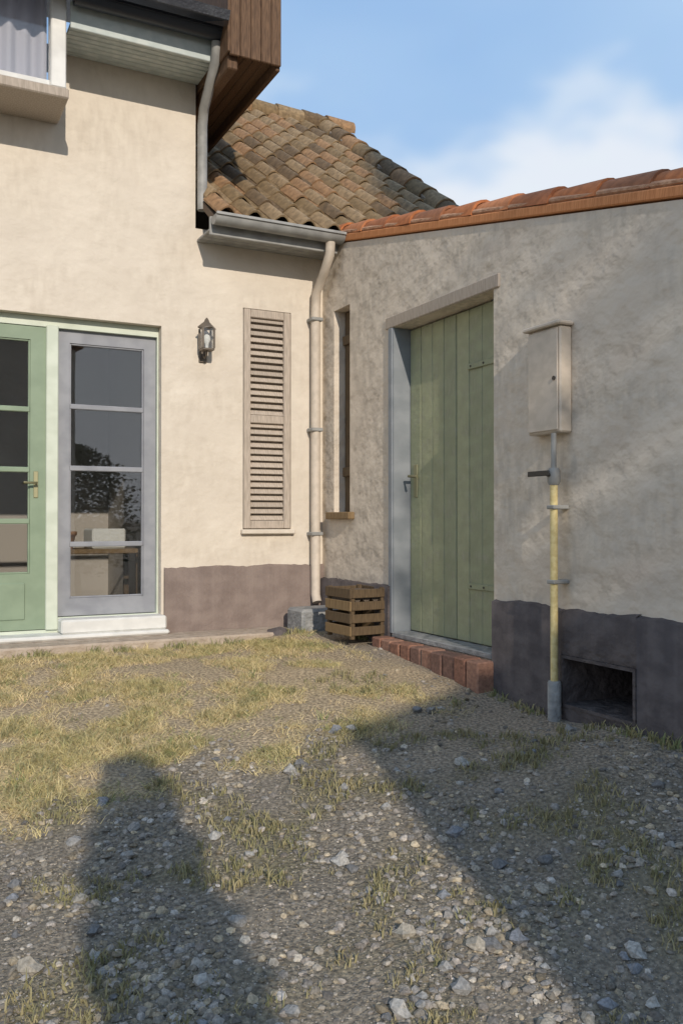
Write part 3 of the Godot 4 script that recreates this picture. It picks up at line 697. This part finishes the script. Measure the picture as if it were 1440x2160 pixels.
# ---------------------------------------------------------------- things in the yard
func at(x: float, d: float, up := 0.0) -> Vector3: return Vector3(x, gy(x, d) + up, -d)
func wing_pt(t: float, z: float) -> Vector3: return wing_tf() * Vector3(t, 0, z)
func rock(seed_: int, flat := 0.62) -> ArrayMesh:
	var f := FastNoiseLite.new(); f.seed = seed_; f.frequency = 0.55
	var st := st_new(); st.set_smooth_group(0)
	# subdivided octahedron
	var tris := []
	var v := [Vector3.RIGHT, Vector3.UP, Vector3.BACK, Vector3.LEFT, Vector3.DOWN, Vector3.FORWARD]
	for t in [[0, 1, 2], [2, 1, 3], [3, 1, 5], [5, 1, 0], [2, 4, 0], [3, 4, 2], [5, 4, 3], [0, 4, 5]]: tris.append([v[t[0]], v[t[1]], v[t[2]]])
	var nt := []
	for t in tris:
		var a: Vector3 = (t[0] + t[1]).normalized(); var b: Vector3 = (t[1] + t[2]).normalized(); var c: Vector3 = (t[2] + t[0]).normalized()
		nt.append_array([[t[0], a, c], [a, t[1], b], [c, b, t[2]], [a, b, c]])
	var P := func(p: Vector3):
		var r := 1.0 + 0.75 * f.get_noise_3dv(p * 2.0)
		var q := p * r
		return Vector3(q.x, q.y * flat, q.z * 0.85)
	st.set_smooth_group(-1)
	for t in nt: out_tri(st, P.call(t[0]), P.call(t[1]), P.call(t[2]), Vector3.ZERO)
	return fin(st)
func yard_things():
	# concrete block in the inner corner
	var c := part("concrete_block", box(Vector3(-0.175, 0, -0.13), Vector3(0.175, 0.20, 0.13), 0.02), M.concrete, self, fac_tf() * Transform3D(Basis(Vector3.UP, 0.06), Vector3(2.18, 0.02, 0.25)))
	tag(c, "worn grey concrete block under the downpipe in the inner corner", "block")
	var r := part("dark_stone", rock(91, 0.5), M.tar, self, Transform3D(Basis().scaled(Vector3(0.12, 0.10, 0.09)), fac_tf() * Vector3(1.86, 0.045, 0.33)))
	tag(r, "dark flat stone lying at the end of the cement path", "stone")
	# crate between corner and green door
	var k := thing("wooden_crate", "dark brown slatted wooden crate beside the green door", "crate", wing_tf() * Transform3D(Basis(Vector3.UP, 0.05), Vector3(0.86, 0.075, 0.165)) * Transform3D(Basis().scaled(Vector3(0.78, 0.92, 0.85)), Vector3.ZERO))
	for q in [[-0.21, -0.155], [0.175, -0.155], [-0.21, 0.12], [0.175, 0.12]]:
		part("corner_post", box(Vector3(q[0], 0.0, q[1]), Vector3(q[0] + 0.035, 0.37, q[1] + 0.035), 0.003), M.wood_dark, k)
	for i in 4:
		var y := 0.025 + i * 0.09
		for z in [-0.168, 0.1555]: part("slat", box(Vector3(-0.22, y, z), Vector3(0.22, y + 0.07, z + 0.013), 0.003), M.wood_dark if i % 2 else M.wood_ochre, k)
		for x in [-0.2235, 0.2105]: part("slat", box(Vector3(x, y + 0.004, -0.155), Vector3(x + 0.013, y + 0.066, 0.155), 0.003), M.wood_dark, k)
	part("bottom_board", box(Vector3(-0.205, 0.03, -0.15), Vector3(0.205, 0.045, 0.15)), M.wood_dark, k)
	for i in 3: part("log", tube([Vector3(-0.17, 0.30 - 0.02 * i, -0.09 + i * 0.09), Vector3(0.17, 0.31, -0.09 + i * 0.085)], 0.045, 10), M.bark, k)
	# loose stones that show singly
	var meshes := []
	for i in 5: meshes.append(rock(200 + i))
	var mats := []
	for cc in [Color(0.36, 0.35, 0.33), Color(0.27, 0.28, 0.30), Color(0.42, 0.38, 0.31), Color(0.20, 0.20, 0.20), Color(0.48, 0.46, 0.42)]:
		var m: StandardMaterial3D = mat(cc.linear_to_srgb(), 0.92, M.stone.albedo_texture, M.stone.normal_texture, 6.0, 0.8); mats.append(m)
	for i in 170:
		var d := lerpf(2.15, 4.9, pow(rng.randf(), 1.3)); var x := rng.randf_range(-0.5, 0.5) * d
		if wing_dist(x, d) < 0.15 or grassy(x, d) > 0.75: continue
		var s := rng.randf_range(0.014, 0.036)
		var kk := rng.randi() % 5
		var o := part("stone", meshes[rng.randi() % 5], mats[kk], self, Transform3D(Basis.from_euler(Vector3(rng.randf_range(-0.3, 0.3), rng.randf() * TAU, rng.randf_range(-0.3, 0.3))).scaled(Vector3.ONE * s), at(x, d, s * 0.25)))
		tag(o, (["large ", "", "small "][0 if s > 0.029 else (1 if s > 0.021 else 2)]) + ["loose grey stone lying in the gravel yard", "loose blue grey stone lying in the gravel yard", "loose tan stone lying in the gravel yard", "loose dark stone lying in the gravel yard", "loose pale stone lying in the gravel yard"][kk], "stone", "loose stones in the gravel yard")

# ---------------------------------------------------------------- gravel, dry grass, weeds
func multi(called: String, label: String, category: String, mesh: Mesh, m: Material, tfs: Array, cols: Array):
	var mm := MultiMesh.new(); mm.transform_format = MultiMesh.TRANSFORM_3D; mm.use_colors = true; mm.mesh = mesh
	mm.instance_count = tfs.size()
	for i in tfs.size(): mm.set_instance_transform(i, tfs[i]); mm.set_instance_color(i, cols[i])
	var o := MultiMeshInstance3D.new(); o.name = numbered(called); o.multimesh = mm; o.material_override = m
	add_child(o); tag(o, label, category, "", "stuff")
func clump(n: int, h0: float, h1: float, spread: float, w: float, bend := 0.75) -> ArrayMesh:
	var st := st_new(); st.set_smooth_group(-1)
	for i in n:
		var a := rng.randf() * TAU; var r := sqrt(rng.randf()) * spread
		var p := Vector3(cos(a) * r, -0.005, sin(a) * r)
		var h := rng.randf_range(h0, h1); var lean := Vector3(rng.randf_range(-1, 1), 0, rng.randf_range(-1, 1)) * h * bend
		var b := rng.randf() * TAU; var u := Vector3(cos(b), 0, sin(b)) * w * 0.5
		var q := p + lean * 0.35 + Vector3(0, h * 0.62, 0); var e := p + lean + Vector3(0, h, 0)
		st.add_vertex(p - u); st.add_vertex(q - u * 0.7); st.add_vertex(q + u * 0.7)
		st.add_vertex(p - u); st.add_vertex(q + u * 0.7); st.add_vertex(p + u)
		st.add_vertex(q - u * 0.7); st.add_vertex(e); st.add_vertex(q + u * 0.7)
	return fin(st)
func ground_cover():
	# gravel
	for kind in 4:
		var tfs := []; var cols := []
		for i in (15000 if kind < 3 else 60000):
			var d := lerpf(1.7, 5.9, pow(rng.randf(), 1.5)); var x := rng.randf_range(-1, 1) * (0.5 * d + 0.5)
			var w := wing_dist(x, d)
			if w < 0.05 or fac_dist(x, d) < 0.4: continue
			if rng.randf() < grassy(x, d) * (0.97 if kind < 3 else 0.85): continue
			if rng.randf() < 0.75 * smoothstep(1.5, 0.6, w) * smoothstep(3.3, 4.1, d): continue
			if kind < 3 and rng.randf() > 0.25 + smoothstep(-0.25, 0.25, hump.get_noise_2d(x * 130.0 - 700.0, d * 130.0)): continue
			var s := 0.0045 + 0.016 * pow(rng.randf(), 3.0) if kind < 3 else rng.randf_range(0.0016, 0.0042)
			tfs.append(Transform3D(Basis.from_euler(Vector3(rng.randf_range(-0.4, 0.4), rng.randf() * TAU, rng.randf_range(-0.4, 0.4))).scaled(Vector3.ONE * s), at(x, d, s * rng.randf_range(-0.25, 0.2))))
			var v := rng.randf_range(0.15, 0.46)
			if rng.randf() < 0.06: v = 0.58
			cols.append([Color(v * 1.10, v * 0.98, v * 0.80), Color(v * 1.05, v * 0.97, v * 0.87), Color(v * 1.2, v, v * 0.70), Color(v * 1.1, v * 0.97, v * 0.83)][rng.randi() % 4])
		multi("gravel", "loose grey gravel covering the yard" if kind < 3 else "fine grit between the gravel stones", "gravel", rock(300 + kind, 0.55), M.stone, tfs, cols)
	# dry matted grass on the bank, with some green left in it
	for kind in 4:
		var cl := clump(22, 0.008, 0.030, 0.055, 0.0032, 1.9) if kind < 3 else clump(18, 0.02, 0.055, 0.03, 0.0035, 0.8)
		var tfs := []; var cols := []
		for i in (8500 if kind < 3 else 2600):
			var d := rng.randf_range(3.0, 6.9); var x := rng.randf_range(-4.2, 1.0)
			if wing_dist(x, d) < 0.12 or fac_dist(x, d) < 0.37: continue
			var g := grassy(x, d)
			var n := hump.get_noise_2d(x * 180.0 + 300, d * 180.0)
			if Vector2((x - 0.15) / 0.75, (d - 5.15) / 0.42).length() + n * 0.8 < 0.8: continue
			if rng.randf() > g * clampf((0.5 if kind < 3 else 0.15) + n * 2.0, 0.04, 1.0): continue
			tfs.append(Transform3D(Basis(Vector3.UP, rng.randf() * TAU).scaled(Vector3.ONE * rng.randf_range(0.7, 1.35)), at(x, d)))
			var c := Color(0.74, 0.59, 0.34).lerp(Color(0.50, 0.44, 0.20), clampf(rng.randf() * 0.8 + n * 0.9, 0, 1))
			if rng.randf() < 0.12: c = Color(0.27, 0.29, 0.12)
			cols.append(c * rng.randf_range(0.75, 1.1))
		multi("dry_grass", "short matted straw coloured grass on the sunlit bank" if kind < 3 else "scattered upright tufts standing in the straw coloured grass", "grass", cl, M.blade, tfs, cols)
	# sparse green weeds in the gravel
	for kind in 2:
		var cl := clump(14, 0.012, 0.045, 0.035, 0.006)
		var tfs := []; var cols := []
		for i in 2600:
			var d := lerpf(1.8, 5.2, rng.randf()); var x := rng.randf_range(-1, 1) * (0.5 * d + 0.4)
			if wing_dist(x, d) < 0.06 or fac_dist(x, d) < 0.4: continue
			var n := hump.get_noise_2d(x * 180.0 + 300, d * 180.0)
			if rng.randf() > smoothstep(-0.05, 0.35, n) : continue
			tfs.append(Transform3D(Basis(Vector3.UP, rng.randf() * TAU).scaled(Vector3.ONE * rng.randf_range(0.6, 1.2)), at(x, d)))
			cols.append(Color(0.21, 0.205, 0.10).lerp(Color(0.36, 0.31, 0.17), rng.randf()))
		for i in 150:
			var p: Vector3
			if i % 2: p = fac_tf() * Vector3(rng.randf_range(-1.5, 2.0), 0, rng.randf_range(0.37, 0.42))
			else: p = wing_tf() * Vector3([rng.randf_range(0.1, 1.0), rng.randf_range(2.25, 4.0)][(i / 2) % 2], 0, rng.randf_range(0.04, 0.09))
			if hump.get_noise_2d(p.x * 400.0, p.z * 400.0) < 0.0: continue
			tfs.append(Transform3D(Basis(Vector3.UP, rng.randf() * TAU).scaled(Vector3.ONE * rng.randf_range(0.8, 1.7)), at(p.x, -p.z)))
			cols.append(Color(0.19, 0.22, 0.09).lerp(Color(0.40, 0.34, 0.18), rng.randf()))
		multi("weeds", "low olive weeds growing between the gravel", "weeds", cl, M.blade, tfs, cols)

# ---------------------------------------------------------------- what stands behind the camera: it shades the yard and shows in the panes
func leafy(called: String, label: String, where: Vector3, height: float, radius: float, col: Color, n: int, slim: float):
	var t := thing(called, label, "tree", Transform3D(Basis(), where), "")
	part("trunk", tube([Vector3.ZERO, Vector3(0.02, height * 0.4, 0), Vector3(0, height * 0.85, 0.02)], [radius * 0.16 + 0.03, radius * 0.11 + 0.02, 0.015], 8), M.bark, t)
	var st := st_new(); st.set_smooth_group(-1)
	for i in n:
		var u := pow(rng.randf(), 0.8)
		var y := lerpf(height * slim, height, u)
		var prof := sqrt(maxf(0.0, sin(PI * clampf(u * 0.9 + 0.1, 0, 1)))) * radius
		var a := rng.randf() * TAU; var rr := prof * sqrt(rng.randf()) * rng.randf_range(0.75, 1.12)
		var p := Vector3(cos(a) * rr, y, sin(a) * rr)
		var s := rng.randf_range(0.05, 0.13)
		var bs := Basis.from_euler(Vector3(rng.randf() * TAU, rng.randf() * TAU, 0))
		st.set_color(col * rng.randf_range(0.7, 1.3))
		for v in [Vector3(-s, 0, 0), Vector3(0, s * 0.6, 0), Vector3(s, 0, 0), Vector3(-s, 0, 0), Vector3(s, 0, 0), Vector3(0, -s * 0.6, 0)]: st.add_vertex(p + bs * v)
	part("crown", fin(st), M.blade, t)
func behind_the_camera():
	var az := sun_az(); var tanel := tan(deg_to_rad(SUN_EL))
	# slim cypress: tip of its shadow falls on the yard
	var tip := at(-0.95, 3.95)
	var k := 7.5
	var foot := tip + az * k
	foot.y = gy(foot.x, -foot.z)
	leafy("cypress", "slim dark columnar cypress standing at the yard edge", foot, tip.y + k * tanel - foot.y, 0.235, Color(0.05, 0.07, 0.035), 5000, 0.12)
	# barn whose gable corner shades the right of the yard
	var corner := at(0.0, 4.3)
	k = 10.0
	var bc := corner + az * k
	var by := gy(bc.x, -bc.z) - 0.1
	var eave: float = corner.y + k * tanel - by
	var px := Vector3(az.z, 0, -az.x)
	var b := thing("barn", "plain rendered gabled barn standing beyond the yard", "barn", Transform3D(Basis(px, Vector3.UP, az), Vector3(bc.x, by, bc.z)))
	var bw := 3.4; var bd := 6.0; var peak := eave + 0.6
	var gs := st_new(); gs.set_smooth_group(-1)
	bx(gs, Vector3(0.15, -0.5, 0.15), Vector3(bw - 0.15, eave - 0.12, bd))
	for z in [0.15, bd]:
		var tri := [Vector3(0.15, eave - 0.12, z), Vector3(bw / 2, peak - 0.14, z), Vector3(bw - 0.15, eave - 0.12, z)]
		out_tri(gs, tri[0], tri[1], tri[2], Vector3(bw / 2, eave, bd / 2))
	part("wall", fin(gs), M.shed, b)
	var ra := atan(0.6 / (bw / 2)); var rl := bw / 2 / cos(ra)
	part("roof", box(Vector3(0, -0.1, 0), Vector3(rl, 0, bd + 0.2)), M.terra[1], b, Transform3D(Basis(Vector3(0, 0, 1), ra), Vector3(0, eave, 0)))
	part("roof", box(Vector3(-rl, -0.1, 0), Vector3(-0.002, 0, bd + 0.2)), M.terra[1], b, Transform3D(Basis(Vector3(0, 0, 1), -ra), Vector3(bw, eave, 0)))
	part("door", box(Vector3(1.1, -0.3, 0.10), Vector3(2.4, 2.3, 0.149), 0.01), M.wood_dark, b)
	# tall poplar behind the barn
	var wp := wing_pt(3.1, 0.0)
	var pf := wp + az * 17.0 + px * 1.15
	leafy("poplar", "tall slender poplar rising behind the barn roof", Vector3(pf.x, gy(pf.x, -pf.z), pf.z), 3.4 + 17.0 * tanel + 6.5, 1.45, Color(0.06, 0.085, 0.03), 22000, 0.06)
	var which := 0
	var tree_labels := ["broad green garden tree standing beside the barn", "low rounded garden tree beside the broad one", "broad garden tree standing farthest along the garden", "garden tree standing behind the cypress", "tallest garden tree behind the others"]
	for q in [[14.0, 15.0, 5.5, 2.6], [18.5, 12.5, 4.2, 2.4], [22.0, 8.0, 5.0, 2.8], [9.5, 19.0, 5.2, 2.5], [17.0, 19.0, 6.0, 3.0]]:
		leafy("garden_tree", tree_labels[which], Vector3(q[0], gy(q[0], -q[1]), q[1]), q[2], q[3], Color(0.055, 0.075, 0.03), 4500, 0.15)
		which += 1
